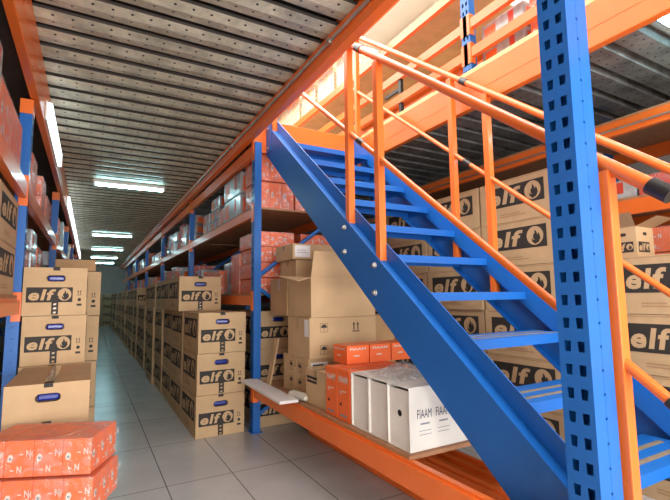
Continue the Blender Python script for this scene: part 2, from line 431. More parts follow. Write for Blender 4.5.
def post_fn(wx, wy, h, aisle):
    # box-section post: pierced face on the aisle side (aisle=-1: facing -x, +1: facing +x), small slots on the sides
    def fn(mb):
        z1 = h
        x0, x1 = (0, wx)
        TL = Matrix(((0,0,-1,0),(-1,0,0,wy),(0,1,0,0),(0,0,0,1)))
        TR = Matrix(((0,0,1,wx),(1,0,0,0),(0,1,0,0),(0,0,0,1)))
        perforated(mb, wy, .0, z1, [wy*.30, wy*.73], TL if aisle < 0 else TR, 'blue', wy*.22, .034)
        TB = Matrix(((1,0,0,0),(0,0,-1,0),(0,1,0,0),(0,0,0,1)))
        perforated(mb, wx, .0, z1, [wx*.5], TB, 'blue', wx*.09, .008)
        # fold line and far faces
        mb.box((wx*.495, -.0006, 0), (wx*.505, .0004, z1), 'blue')
        mb.add([(0,wy,0),(wx,wy,0),(wx,wy,z1),(0,wy,z1)], [(0,1,2,3)], 'blue')
        xx = wx if aisle < 0 else 0
        mb.add([(xx,0,0),(xx,wy,0),(xx,wy,z1),(xx,0,z1)], [(0,1,2,3)], 'blue')
        mb.add([(0,0,z1),(wx,0,z1),(wx,wy,z1),(0,wy,z1)], [(0,1,2,3)], 'blue')
    return fn
def _last(): return [o for o in COL.objects if o.name.startswith('rack_upright')][-1]
def upright(x_front, y, aisle, label, h=2.9, depth=1.0, wx=.07, wy=.09, braces=True, z=0, group='blue rack uprights'):
    t = empty('rack_upright', (x_front, y, z), 0, label, 'rack post', group)
    me = shared(('post', wx, wy, h, aisle), post_fn(wx, wy, h, aisle), 'post')
    s = -aisle
    a = child('post', me, t); a.location = (0 if s > 0 else -wx, 0, 0)
    b = child('post', shared(('postb', h, wy), lambda mb: mb.box((0,0,0), (.07, wy, h), 'blue'), 'post'), t); b.location = (s*depth-(0 if s < 0 else .07), 0, 0)
    fp = child('foot_plate', shared(('foot', wx, wy), lambda mb: mb.box((-.02,-.02,0), (wx+.02,wy+.02,.006), 'blue'), 'foot_plate'), t)
    fp.location = a.location
    if braces:
        xa, xb = s*wx*.9, s*(depth-.05)
        for za, zb in ((.15, .70), (1.34, .70), (1.46, 2.12)):
            q = MB(); q.tube([(xa, wy/2, za), (xb, wy/2, zb)], .02, 'blue', 8); q.build('brace', t)
    return t
def beam(x, y0, y1, z0, z1, label, s=1, th=.045, conn=True, mat='orange', group='orange rack beams', name='rack_beam', lip=True):
    # x = aisle-side face, s = direction into the rack
    t = empty(name, (x, (y0+y1)/2, z0), 0, label, 'beam', group)
    h = z1-z0; L = (y1-y0)/2; q = MB()
    a, b = (0, th) if s > 0 else (-th, 0)
    if lip:
        step = h*.28; f = 0 if s > 0 else -th; g = .35*th
        prof = [(a,0),(b,0),(b,h),(a+g,h),(a+g,h-step*.4),(a,h-step*.4)] if s > 0 else [(a,0),(b,0),(b,h-step*.4),(b-g,h-step*.4),(b-g,h),(a,h)]
        q.prism(prof, 'y', -L, L, mat)
    else: q.box((a,-L,0), (b,L,h), mat)
    q.build('beam_rail', t)
    if conn:
        for k in (-1, 1):
            c = MB(); c.box((a-.004 if s > 0 else a, k*(L-.001)-.003, -.05), (b if s > 0 else b+.004, k*(L-.001)+.003, h+.04), mat)
            fx = -.006 if s > 0 else .002
            c.box((fx, min(k*L, k*(L+.07)), -.05), (fx+.004, max(k*L, k*(L+.07)), h+.04), mat)
            c.build('beam_connector', t)
    return t
def shelf_board(x0, x1, y0, y1, z, label, mat='chip', group='shelf boards', planks=6):
    t = MB(); w = (y1-y0)/planks
    for k in range(planks): t.box((x0, y0+k*w+.002, z-.02), (x1, y0+(k+1)*w-.002, z), mat)
    o = t.build('shelf_board'); return tag(o, label, 'shelf', group)

# ------------------------------------------------------------------ shell
q = MB(); q.box((-1.75,-3.6,-.1), (5.3,25.2,0), 'floor'); struct(q.build('floor'))
q = MB(); q.box((-1.85,-3.6,0), (-1.75,25.2,6.6), 'wall'); struct(q.build('wall_left'))
q = MB(); q.box((5.3,-3.6,0), (5.4,25.2,6.6), 'wall'); struct(q.build('wall_right'))
q = MB(); q.box((-1.85,25.2,0), (5.4,25.3,6.6), 'wall'); struct(q.build('wall_far'))
q = MB(); q.box((-1.85,-3.7,0), (-1.2,-3.6,6.6), 'wall'); q.box((3.9,-3.7,0), (5.4,-3.6,6.6), 'wall'); q.box((-1.2,-3.7,2.85), (3.9,-3.6,6.6), 'wall'); struct(q.build('wall_near'))
q = MB(); q.box((-1.27,-3.72,0), (-1.2,-3.58,2.92), 'steel'); q.box((3.9,-3.72,0), (3.97,-3.58,2.92), 'steel'); q.box((-1.2,-3.72,2.85), (3.9,-3.58,2.92), 'steel'); struct(q.build('door_1'))
# corrugated deck of the mezzanine, open over the stair
SWX0, SWX1, SWY0, SWY1 = 1.375, 2.60, -.35, 4.05
def deck(mb, x0, x1, y0, y1):
    p = .225; y = math.floor(y0/p)*p
    while y < y1:
        ys = [y, y+.150, y+.165, y+.210, y+p]; zs = [2.955, 2.955, 3.02, 3.02, 2.955]
        pts = [(min(max(a, y0), y1), b) for a, b in zip(ys, zs)]
        for (a, za), (b, zb) in zip(pts, pts[1:]):
            if b-a > 1e-5: mb.add([(x0,a,za),(x1,a,za),(x1,b,zb),(x0,b,zb)], [(0,1,2,3)], 'deck_shaded')
        y += p
    mb.box((x0,y0,3.025), (x1,y1,3.05), 'wood')
def plank_deck(mb, x0, x1, y0, y1):
    # perforated sheet-steel planks with open gaps; plywood above and plank lips coloured dark as gap shade
    p = .225; y = math.floor(y0/p)*p
    while y < y1:
        a, m, b = max(y, y0), y+.082, min(y+.166, y1)
        if b-a > .1:
            mb.add([(x0,a,2.962),(x1,a,2.962),(x1,m,2.950),(x0,m,2.950),(x1,b,2.962),(x0,b,2.962)], [(0,1,2,3),(3,2,4,5)], 'deck')
            mb.add([(x0,a,2.962),(x1,a,2.962),(x1,a,2.985),(x0,a,2.985)], [(0,1,2,3)], 'ply_shade')
        y += p
    mb.box((x0,y0,3.03), (x1,y1,3.05), 'ply_shade')
q = MB()
plank_deck(q, -.36, SWX0-.05, -3.6, 25.2)
q.box((SWX0-.05,-3.6,2.953), (SWX0-.035,SWY1+.03,3.05), 'orange')  # closing strip added to block light leaking in from the stair opening
q.box((-1.75,-3.6,3.03), (-.36,25.2,3.05), 'ply_shade')
deck(q, SWX0-.05, SWX1+.03, SWY1+.03, 25.2); deck(q, SWX0-.05, SWX1+.03, -3.6, SWY0); deck(q, SWX1+.03, 5.3, -3.6, 25.2)
struct(q.build('ceiling'))
q = MB(); q.box((-1.75,-3.6,2.72), (-.41,25.2,2.74), 'ply_shade'); struct(q.build('ceiling.002'))  # dark sheet added to stand in for the dark void over the left racks
# roof with skylight
q = MB(); SKX0, SKX1, SKY0, SKY1 = -1.2, 4.2, .2, 9.2
q.box((-1.85,-3.7,6.6), (SKX0,25.3,6.7), 'wall'); q.box((SKX1,-3.7,6.6), (5.4,25.3,6.7), 'wall')
q.box((SKX0,-3.7,6.6), (SKX1,SKY0,6.7), 'wall'); q.box((SKX0,SKY1,6.6), (SKX1,25.3,6.7), 'wall'); struct(q.build('ceiling.001'))
w = empty('window_1', (0,0,6.6)); struct(w)
q = MB(); q.box((SKX0,SKY0,.03), (SKX1,SKY1,.05), 'sky_pane'); struct(q.build('window_pane', w))
q = MB()
for k in range(5):
    x = SKX0+(SKX1-SKX0)*k/4; q.box((x-.03,SKY0,-.02), (x+.03,SKY1,.1), 'steel')
struct(q.build('window_frame', w))

# ------------------------------------------------------------------ mezzanine edge beams
XR, XL = 1.371, -.385
def edge_beam(x0, x1, y0, y1, z0, z1, label):
    t = empty('mezzanine_beam', ((x0+x1)/2, (y0+y1)/2, z0), 0, label, 'beam'); h = z1-z0; L = (y1-y0)/2; w = (x1-x0)/2
    q = MB(); q.bbox((-w,-L,0), (w,L,h), 'orange', .006)
    for s in (-1, 1):
        q.box((s*w-.002, -L, h*.42), (s*w+.002, L, h*.425), 'orange')
    q.build('beam_rail', t); return t
t = edge_beam(1.295, 1.36, -3.4, 25, 2.80, 2.952, 'long orange mezzanine beam above the right side of the aisle, grey conduit along it')
q = MB(); q.tube([(-.045,-14,.085), (-.045,14,.085)], .012, 'steel', 8); q.build('conduit', t)
for k in range(12):
    c = MB(); c.box((-.06, -12.9+2.2*k, .068), (-.03, -12.86+2.2*k, .102), 'steel'); c.build('conduit_clip', t)
edge_beam(-.405, -.355, -3.4, 25, 2.61, 2.952, 'long deep orange beam above the left racks, carrying white light battens')
t = edge_beam(2.60, 2.655, -.3, 6.9, 2.735, 3.02, 'deep bright orange beam along the right edge of the stair opening')
q = MB(); q.box((-.028,-3.6,.285), (.012,3.6,.315), 'yellow_card'); q.build('yellow_edge_strip', t, )['label'] = 'yellowish strip along the top edge'
t = empty('landing_beam', (2.0, 4.08, 2.70), 0, 'orange cross beam at the head of the blue stair', 'beam')
q = MB(); q.bbox((-.64,-.03,0), (.6,.03,.34), 'orange', .005); q.build('beam_rail', t)
q = MB(); q.box((-.6,-.032,.15), (.6,-.03,.156), 'orange'); q.build('beam_groove', t)

# ------------------------------------------------------------------ stair
SLOPE, C0 = .803, -.247
def ledge(y): return C0+SLOPE*y
st = empty('metal_staircase', (2.02, .5, 0), 0, 'steep blue metal stair with orange handrails rising under the stair opening', 'staircase')
off = Vector((2.02, .5, 0))
class SMB(MB):
    def build(s, name, parent=None):
        s.v = [v-off for v in s.v]; return MB.build(s, name, parent)
ytop, ybot = 4.04, .31
def stringer(xo, s):
    # xo outer face x; s = +1 inward is +x
    q = SMB(); d = .33
    def band(x0, x1, up, dn, y0=ybot, y1=ytop):
        yb = y0
        prof = []
        za, zb = ledge(y0), ledge(y1)
        prof = [(y0, za+up), (y1, zb+up), (y1, zb-dn), (y0+max(0, (dn-za))/SLOPE if dn > za else y0, max(za-dn, 0.0))]
        if dn > za and za > 0: prof.append((y0, 0))
        q.prism(prof, 'x', min(x0, x1), max(x0, x1), 'blue')
    band(xo, xo+s*.006, 0, d)
    band(xo+s*.006, xo+s*.056, 0, .006)
    band(xo+s*.056, xo+s*.062, .105, .10)
    # bottom flange
    y0 = (d-C0)/SLOPE
    q.prism([(y0, 0), (ytop, ledge(ytop)-d), (ytop, ledge(ytop)-d+.008), (y0, .008)], 'x', min(xo+s*.006, xo+s*.05), max(xo+s*.006, xo+s*.05), 'blue')
    o = q.build('stringer', st)
    for yy in (2.50, 2.15):
        for dz in (.045, .21):
            b = SMB()
            b.tube([(xo-s*.001, yy+.02, ledge(yy)-dz), (xo-s*.008, yy+.02, ledge(yy)-dz), (xo-s*.009, yy+.02, ledge(yy)-dz), (xo-s*.022, yy+.02, ledge(yy)-dz)], [.018, .018, .011, .011], 'steel', 12)
            b.build('bolt', o)['label'] = 'zinc bolt head'
    p = SMB(); z = ledge(ytop)
    p.box((xo-s*.006 if s > 0 else xo, ytop-.13, z-.31), (xo if s > 0 else xo-s*.006, ytop, z-.03), 'blue')
    for zz in (z-.07, z-.27): p.tube([(xo-s*.006, ytop-.05, zz), (xo-s*.016, ytop-.05, zz)], .014, 'steel', 8)
    p.build('hook_plate', o)
stringer(1.50, 1); stringer(2.55, -1)
for k in range(1, 12):
    z = .2431*k+.05; y = (z-C0)/SLOPE
    q = SMB(); x0, x1, dp = 1.563, 2.487, .27
    q.box((x0, y, z-.048), (x1, y+.004, z), 'blue'); q.box((x0, y+.004, z-.004), (x1, y+dp, z), 'blue'); q.box((x0, y+dp-.004, z-.045), (x1, y+dp, z-.004), 'blue')
    for s0 in (.06, .15): q.box((x0+.05, y+s0, z), (x1-.05, y+s0+.028, z+.0015), 'grip')
    for xx in (x0, x1-.004): q.box((xx, y+.004, z-.05), (xx+.004, y+dp-.004, z-.004), 'blue')
    q.build('tread', st)
TR, MR = 1.285, .625
for xo, sgn in ((1.50, 1), (2.55, -1)):
    xc = xo+sgn*.034
    for yy in (3.92, 2.50, 2.15, .82):
        q = SMB(); q.bbox((xc-.024, yy-.024, max(ledge(yy)-.26, .02)), (xc+.024, yy+.024, ledge(yy)+TR-.03), 'orange', .004)
        q.build('baluster', st)
    xt = xc
    for h, r, nm in ((TR, .024, 'top_rail'), (MR, .0175, 'mid_rail')):
        for ya, yb in ((.66, 2.345), (2.365, 4.0)):
            q = SMB(); q.tube([(xt, ya, ledge(ya)+h), (xt, yb, ledge(yb)+h)], r, 'orange', 16); o = q.build(nm, st)
            c = SMB(); e = ya if ya < 1 else ya-.01
            if ya < 1: c.tube([(xt, ya-.03, ledge(ya-.03)+h), (xt, ya+.025, ledge(ya+.025)+h)], r+.004, 'black', 16)
            else: c.tube([(xt, ya-.04, ledge(ya-.04)+h), (xt, ya+.02, ledge(ya+.02)+h)], r+.004, 'black', 16)
            c.build('end_cap', o)['label'] = 'black plastic cap'

# ------------------------------------------------------------------ right rack, aisle side
t = empty('rack_upright', (XR+.002, .818, 0), 0, 'large blue perforated rack post standing in front of the foot of the stair', 'rack post')
child('post', shared('nearpost', post_fn(.12, .105, 2.95, -1), 'post'), t)
child('foot_plate', shared('nearfoot', lambda mb: mb.box((-.02,-.02,0), (.125,.125,.006), 'blue'), 'foot_plate'), t)
t = empty('shelf_post', (XR+.955, 1.68, 0), 0, 'short blue post at the rear corner of the low shelf under the stair', 'post')
q = MB(); q.box((0,0,.006), (.06,.07,.46), 'blue'); q.build('post', t)
q = MB(); q.box((-.02,-.02,0), (.08,.09,.006), 'blue'); q.build('foot_plate', t)
YP = [4.02, 7.17, 10.32, 13.47, 16.62, 19.77]
for i, y in enumerate(YP):
    lab = 'blue rack post at the near end of the right row, beside the stacked cartons' if i == 0 else f'blue rack post behind the aisle cartons, {ORD[i]} upright along the right row'
    upright(XR, y, -1, lab, 2.79, 1.0)
for i in range(len(YP)):
    y0 = YP[i]+.092; y1 = (YP[i+1] if i+1 < len(YP) else 22.9)-.003
    w_ = f'{ORD[i]} bay of the right row'
    beam(XR+.002, y0, y1, 1.175, 1.27, f'orange beam under the lower shelf, {w_}')
    beam(XR+.002, y0, y1, 2.04, 2.135, f'orange beam under the middle shelf, {w_}')
    beam(XR+.95, y0, y1, 1.175, 1.27, f'rear orange beam of the lower shelf, {w_}', -1)
    beam(XR+.95, y0, y1, 2.04, 2.135, f'rear orange beam of the middle shelf, {w_}', -1)
    shelf_board(XR+.02, XR+.955, y0, y1, 1.29, f'brown chipboard lower shelf, {w_}')
    shelf_board(XR+.02, XR+.955, y0, y1, 2.155, f'brown chipboard middle shelf, {w_}')
    beam(XR+.002, y0, y1, 2.66, 2.795, f'orange top beam under the deck, {w_}')
# packs on the right shelves
def shelf_row(x, ys, ye, z, maxh, s, what, big=.13, near_full=0):
    y = ys; n = 0
    while y < ye-.42:
        far = y > 9
        kind = random.choices(['orange', 'silver', 'red'], [4, 5, 1])[0]
        nl = random.choice([2, 2, 3, 3, 4])
        sc_ = random.uniform(.9, 1.12) if not far else random.uniform(1.0, 1.5)
        if y+PW*sc_ > ye-.03: break
        zz = z; hs = random.choice([1.0, 1.25, 1.6])
        dx = random.uniform(.0, .07)
        for k in range(nl):
            if zz+PH*hs*1.0 > z+maxh: break
            xx = x+dx if s > 0 else x-dx-PW
            far_pack((xx, y, zz), f'{ {"orange":"orange","silver":"silver-wrapped","red":"dark red"}[kind]} filter pack, {what}, {ORD[n]} pile along, {ORD[k]} layer up',
                     'filter packs on the racks', kind, 0, (1, sc_, hs))
            zz += PH*hs+.006
        y += PW*sc_+random.choice([.02, .02, .05, .18]); n += 1
# near pile on the lower shelf right of the post, four layers
yy = 4.14
for k in range(4):
    filter_pack((1.47-.02*(k % 2), yy+.01*(k % 2), 1.29+k*(PH+.006)), f'orange filter pack in the pile behind the blue end post, {ORD[k]} layer up', 'orange pile at the end post', 0, (1.0, 1.5, 1))
for k in range(3):
    filter_pack((1.93, yy, 1.29+k*(PH+.006)), f'orange filter pack, pile deeper on the lower shelf by the end post, {ORD[k]} layer up', 'orange pile at the end post', 0, (.95, 1.1, 1))
filter_pack((1.93, 4.16, 1.29+3*(PH+.006)), 'orange filter pack topmost of the pile deeper on the lower shelf at the end post', 'orange pile at the end post', .05, (.9, 1, 1))
far_pack((1.46, 4.79, 1.29), 'tall orange carton standing behind the end post pile on the lower shelf', 'filter packs on the racks', 'orange', 0, (.9, .8, 3.0))
far_pack((1.50, 5.18, 1.29), 'silver wrapped block beside the tall orange carton on the lower shelf', 'filter packs on the racks', 'silver', 0, (1, 1, 2.6))
shelf_row(1.45, 5.62, 7.1, 1.29, .70, 1, 'lower right shelf first bay')
for i in range(1, 6): shelf_row(1.43, YP[i]+.12, (YP[i+1] if i < 5 else 22.8), 1.29, .72, 1, f'lower right shelf {ORD[i]} bay')
# middle shelf
for k in range(2):
    for j in range(2):
        far_pack((1.44+.415*j, 4.14, 2.155+k*(PH*1.8+.012)),
             f'orange filter pack, near end of the middle shelf, {"aisle" if j == 0 else "wall"} side, {ORD[k]} layer up', 'filter packs on the racks', 'orange', 0, (1, 1, 1.8))
for k in range(2):
    far_pack((1.405, 4.60, 2.155+k*(PH*1.6+.004)), f'silver film-wrapped block on the middle shelf behind the end post, {ORD[k]} layer up', 'filter packs on the racks', 'silver', 0, (1, 1.7, 1.6))
shelf_row(1.42, 5.34, 7.1, 2.155, .48, 1, 'middle right shelf first bay')
for i in range(1, 6): shelf_row(1.42, YP[i]+.12, (YP[i+1] if i < 5 else 22.8), 2.155, .48, 1, f'middle right shelf {ORD[i]} bay')

# ------------------------------------------------------------------ oil cartons along the right of the aisle
x0 = .876; gA = 'oil cartons stacked along the right of the aisle'
for k in range(3):
    oil_carton((x0+random.uniform(-.006,.006), 4.12+random.uniform(-.008,.008), k*CH), f'brown oil carton in the nearest stack beside the blue post, {["on the floor","in the middle","on top"][k]}', gA)
y = 4.12+CD+.015
for j in range(24):
    hgt = 4 if j not in (5, 6, 13) else 3
    dx = random.uniform(-.03, .03)
    for k in range(hgt):
        nm = f'brown oil carton, {ORD[j+1]} stack along the right of the aisle, {["on the floor","second from the floor","third from the floor","fourth from the floor"][k]}'
        ddx = dx+random.uniform(-.012, .012)
        if j < 2: oil_carton((x0+(.0 if k < 3 else -.045)+ddx*.4, y+random.uniform(-.006,.006), k*CH), nm, gA)
        else: far_carton((x0+ddx, y+random.uniform(-.008,.008), k*CH), nm, gA)
    y += CD+.016+(.06 if j % 4 == 3 else 0)
# inside the right rack at floor level
for c, xx in enumerate((1.455, 1.925)):
    for k in range(3):
        oil_carton((xx, 4.16, k*CH), f'brown oil carton under the right rack behind the end post, {"aisle" if c == 0 else "wall"} side, {["bottom","middle","top"][k]}', 'oil cartons under the right rack', tape=False)
# ------------------------------------------------------------------ left of the aisle
gL = 'oil cartons stacked along the left of the aisle'
SL = (.366/CW, .60/CD, .32/CH)
def pallet(loc, w, d, h, label):
    t = empty('pallet', loc, 0, label, 'pallet'); 
    for x in (0, w/2-.05, w-.1):
        q = MB(); q.box((x, 0, 0), (x+.1, d, h-.022), 'wood'); q.build('runner', t)
    q = MB()
    for k in range(6): q.box((0, k*d/5.4, h-.022), (w, k*d/5.4+d*.12, h), 'wood')
    q.build('deck_boards', t)
pallet((-.36, 2.74, 0), .38, 1.32, .187, 'wooden pallet under the left stack of oil cartons')
for k in range(4):
    oil_carton((-.378+[0,.0,.004,-.002][k], 3.45+[.01,0,.012,0][k], .188+k*.32), f'brown oil carton with blue hand hole, tall stack on the left, {["bottom","second up","third up","topmost"][k]}', gL, 0, SL)
for k in range(2):
    oil_carton((-.352, 2.725, .188+k*.32), f'brown oil carton in the short front stack on the left, {["bottom","topmost, taped lid in view"][k]}', gL, -.01, (.378/CW, .71/CD, .319/CH), True, k == 0)
for j in range(12):
    for k in range(4):
        nm = f'brown oil carton, {ORD[j]} stack beyond the tall left stack, {["on the floor","second from the floor","third from the floor","fourth from the floor"][k]}'
        xx = -.374+random.uniform(0, .02)
        far_carton((xx, 4.22+j*.76+(0 if j < 3 else .1), k*CH), nm, gL)
o = MB(); o.bbox((0,0,0), (.30,.42,.10), 'kraft_dark', .006); o = o.build('flat_carton'); o.location = (-.26, 4.3, 1.49); tag(o, 'flat darker brown carton lying on the stack beyond the tall left stack', 'box')
# orange packs in the left foreground, on a carton
base = empty('carton', (-.38, 2.42, 0), -.42, 'plain brown carton under the orange packs in the left foreground', 'box')
q = MB(); q.bbox((0,0,0), (.43,.25,.335), 'kraft_dark', .006); q.build('carton_body', base)
big_pack((-.40, 2.425, .338), 'shrink-wrapped orange filter pack in the left foreground, lower layer', -.42, (.49, .27, .153))
big_pack((-.394, 2.432, .500), 'shrink-wrapped orange filter pack in the left foreground, top layer with glossy film', -.42, (.47, .27, .152))

# left rack
YL = [.55, 3.46, 6.40, 9.35, 12.3, 15.25, 18.2, 21.15]
for i, yv in enumerate(YL[1:]):
    lab = 'blue rack post behind the tall stack on the left' if i == 0 else f'blue rack post of the left row, {ORD[i]} one beyond the tall stack'
    upright(XL, yv, 1, lab, 2.60, 1.0)
    c = MB(); c.box((XL-.072, yv-.003, 2.50), (XL+.003, yv+.093, 2.60), 'orange'); c = c.build('beam_connector'); c.parent = _last(); c.location = (-XL, -yv, 0); c['label'] = 'orange connector at the top of the post'
for i in range(len(YL)-1):
    y0, y1 = YL[i]+.092, YL[i+1]-.003
    w_ = f'{ORD[i]} bay of the left row'
    for (a, b, nm) in ((1.165, 1.262, 'lower'), (1.92, 2.035, 'middle')):
        beam(XL-.002, y0, y1, a, b, f'orange beam under the {nm} shelf, {w_}', -1)
        beam(XL-.98, y0, y1, a, b, f'rear orange beam of the {nm} shelf, {w_}', 1)
        shelf_board(XL-.985, XL-.02, y0, y1, b+.02, f'brown chipboard {nm} shelf, {w_}')
# left contents
for k in range(2):
    for j in range(4):
        far_carton((-.87, .66+j*.695, 1.283+k*CH*.8), f'brown oil carton on the lower left shelf, {ORD[j]} from the near end, {["bottom","top"][k]} layer', 'oil cartons on the left shelf').scale = (1, .94, .8)
far_pack((-.80, 3.62, 1.283), 'orange carton pack on the lower left shelf just behind the tall stack', 'filter packs on the racks', 'orange', 0, (.95, 1.0, 2.2))
far_pack((-.80, 3.62, 1.283+PH*2.2+.012), 'flat silver-wrapped pack on the orange pack behind the tall left stack', 'filter packs on the racks', 'silver', 0, (.95, 1.0, .5))
for i in range(1, 7): shelf_row(-.42, YL[i]+(.12 if i > 1 else .62), YL[i+1], 1.283, .6, -1, f'lower left shelf {ORD[i]} bay')
far_pack((-.765, 1.7, 2.056), 'big orange wrapped pack on the middle left shelf nearest the camera', 'filter packs on the racks', 'orange', 0, (.9, 1.1, 3.3))
far_pack((-.765, 2.2, 2.056), 'silver wrapped block on the middle left shelf beside the big orange pack', 'filter packs on the racks', 'silver', 0, (.9, .7, 2.6))
far_pack((-.775, 2.55, 2.056), 'low orange pack on the middle left shelf just before the blue post', 'filter packs on the racks', 'orange', 0, (.9, 1.9, 1.9))
for i in range(1, 7): shelf_row(-.42, YL[i]+.12, YL[i+1], 2.056, .50, -1, f'middle left shelf {ORD[i]} bay')
# end of the aisle
for j in range(4):
    for k in range(4 if j else 5):
        far_carton((-.35+j*.47, 23.2, k*CH), f'brown oil carton at the far aisle end, {ORD[j]} column from left, {ORD[k]} from floor', 'oil cartons at the far end')

# ------------------------------------------------------------------ lamps
def batten(loc, L, axis, label, drop=0):
    t = empty('fluorescent_lamp', loc, 0 if axis == 'x' else PI/2, label, 'lamp', 'fluorescent lamps')
    q = MB(); q.bbox((-L/2,-.05,-.005), (L/2,.05,.045), 'white_card', .006); q.build('housing', t)
    for s in (-1, 1):
        q = MB(); q.tube([(-L/2+.03, s*.026, -.022), (L/2-.03, s*.026, -.022)], .014, 'tube', 10); q.build('tube', t)
    for s in (-1, 1):
        q = MB(); q.box((s*(L/2-.015)-.014, -.048, -.04), (s*(L/2-.015)+.014, .048, -.004), 'white_card'); q.build('end_cap', t)
    return t
for i, y in enumerate((6.95, 12.6, 16.2, 19.5, 22.4)):
    batten((.46, y, 2.908), .96, 'x', f'fluorescent lamp hung across the aisle under the deck, {ORD[i]} from the camera')
def fill_lamp(loc, label):  # unseen lamp added behind the camera to brighten the foreground
    t = batten(loc, 1.5, 'x', label)
    for c in t.children:
        if c.name.startswith('tube'): c.data.materials[0] = M['fill_tube']
fill_lamp((.85, -.55, 2.908), 'added unseen fill lamp under the deck behind the camera, lighting the foreground')
def side_batten(y, L, label):
    t = empty('fluorescent_lamp', (-.353, y+.02, 2.70), 0, label, 'lamp', 'fluorescent lamps')
    q = MB(); q.box((0,-L/2,-.075), (.012,L/2,.075), 'white_card'); q.build('housing', t)
    q = MB(); q.bbox((.012,-L/2+.012,-.07), (.045,L/2-.012,.07), 'diffuser', .01); q.build('diffuser', t)
    return t
for i, y in enumerate((4.55, 8.1, 9.75, 11.4, 13.05, 14.7, 16.35)):
    side_batten(y, 1.40, f'white light batten along the deep left beam, {ORD[i]} from the camera')

# ------------------------------------------------------------------ low shelf under the stair
beam(XR+.002, .928, 4.017, .325, .452, 'orange front beam of the low shelf under the stair')
beam(XR+.95, 1.76, 4.017, .325, .452, 'rear orange beam of the low shelf under the stair', -1)
shelf_board(XR+.025, XR+.955, 1.76, 4.0, .468, 'brown low shelf board under the stair carrying white boxes and cartons')
SZ = .469
def plain_carton(x, y, z, w, d, h, label, mat='kraft', rz=0, marks=None, tape=True):
    t = empty('carton', (x, y, z), rz, label, 'box', 'cartons on the low shelf')
    q = MB(); q.bbox((0,0,0), (w,d,h), mat, .005); q.build('carton_body', t)
    if tape:
        q = MB(); q.box((.004, d/2-.025, h-.0005), (w-.004, d/2+.025, h+.001), 'tape'); q.box((-.0012, d/2-.025, h*.7), (0, d/2+.025, h-.004), 'tape'); q.build('tape', t)
    if marks:
        for mk in marks(w, d, h):
            q = MB(); mk(q); q.build('handling_mark', t)
    return t
def marks_b(w, d, h):
    T = face_T('left', w, d)
    return [lambda q, u=u, v=v: umbrella(q, d*u, h*v, .06, T) for u in (.28, .62) for v in (.62, .2)]
def marks_a(w, d, h):
    T = face_T('front', w, d)
    return [lambda q: umbrella(q, w*.16, h*.66, .055, T), lambda q: umbrella(q, w*.16, h*.12, .055, T), lambda q: arrows(q, w*.64, h*.66, .05, T)]
b = plain_carton(1.50, 3.10, SZ, .5, .5, .30, 'brown carton with umbrella marks on the low shelf, under the larger marked carton', 'kraft', 0, marks_b)
q = MB(); T = face_T('front', .5, .5); flat(q, rect(.02, .19, .17, .27), .0015, 'white_paper', T); flat(q, rect(.035, .235, .13, .255), .0022, 'blue_ink', T); q.build('white_label', b)['label'] = 'white printed label'
a = plain_carton(1.49, 3.06, SZ+.302, .62, .42, .315, 'brown carton with umbrella and arrow marks under the pale plain carton', 'kraft', 0, marks_a)
q = MB(); T = face_T('left', .62, .42); flat(q, rect(.33, .17, .41, .30), .0015, 'white_paper', T); q.build('white_label', a)['label'] = 'small white sticker'
def marks_c(w, d, h):
    T = face_T('left', w, d)
    return [lambda q, i=i: flat(q, rect(d*.08, h*(.72-.11*i), d*.55, h*(.79-.11*i)), .0012, 'ink', T) for i in range(2)]
plain_carton(1.445, 2.70, SZ, .36, .34, .255, 'small brown carton with dark text between the marked carton and the orange cartons', 'kraft', 0, marks_c)
plain_carton(2.13, 3.12, SZ, .22, .6, .62, 'brown carton deeper on the low shelf beside the marked carton, scuffed, behind the orange cartons', 'kraft_dark', 0, None)
# pale plain open carton on top
t = empty('open_carton', (1.505, 3.06, SZ+.619), 0, 'large pale plain carton with a raised flap, on the marked carton', 'box', 'cartons on the low shelf')
q = MB(); W, D, H, th = .60, .44, .31, .005
q.box((0,0,0), (W,D,th), 'kraft'); q.box((0,0,th), (W,th,H), 'kraft'); q.box((0,D-th,th), (W,D,H), 'kraft'); q.box((0,th,th), (th,D-th,H), 'kraft'); q.box((W-th,th,th), (W,D-th,H), 'kraft'); q.build('carton_body', t)
q = MB(); q.add([(0,0,H),(W,0,H),(W,-.06,H+.205),(0,-.06,H+.205),(0,.005,H),(W,.005,H),(W,-.055,H+.205),(0,-.055,H+.205)], [(0,1,2,3),(5,4,7,6),(3,2,6,7),(0,3,7,4),(1,5,6,2)], 'kraft'); q.build('front_flap', t)
q = MB(); q.add([(0,0,H),(0,D,H),(-.11,D,H+.03),(-.11,0,H-.03),(0,0,H+.005),(0,D,H+.005),(-.11,D,H+.035),(-.11,0,H-.025)], [(0,3,2,1),(4,5,6,7),(0,1,5,4),(1,2,6,5),(2,3,7,6),(3,0,4,7)], 'kraft'); q.build('side_flap', t)
plain_carton(1.50, 3.52, SZ+.619, .5, .40, .33, 'brown carton behind the pale open carton on the low shelf stack', 'kraft_dark')
plain_carton(1.59, 3.535, SZ+.951, .42, .36, .16, 'narrow brown carton second from the top behind the pale carton', 'kraft')
f = plain_carton(1.545, 3.50, SZ+1.113, .62, .40, .14, 'shallow brown carton with a white label topping the low shelf stack', 'kraft')
q = MB(); T = face_T('front', .62, .40); flat(q, rect(.02, .02, .17, .125), .0015, 'white_paper', T); flat(q, rect(.04, .06, .15, .064), .002, 'print_grey', T); flat(q, rect(.04, .08, .13, .084), .002, 'print_grey', T); q.build('white_label', f)['label'] = 'white printed label'
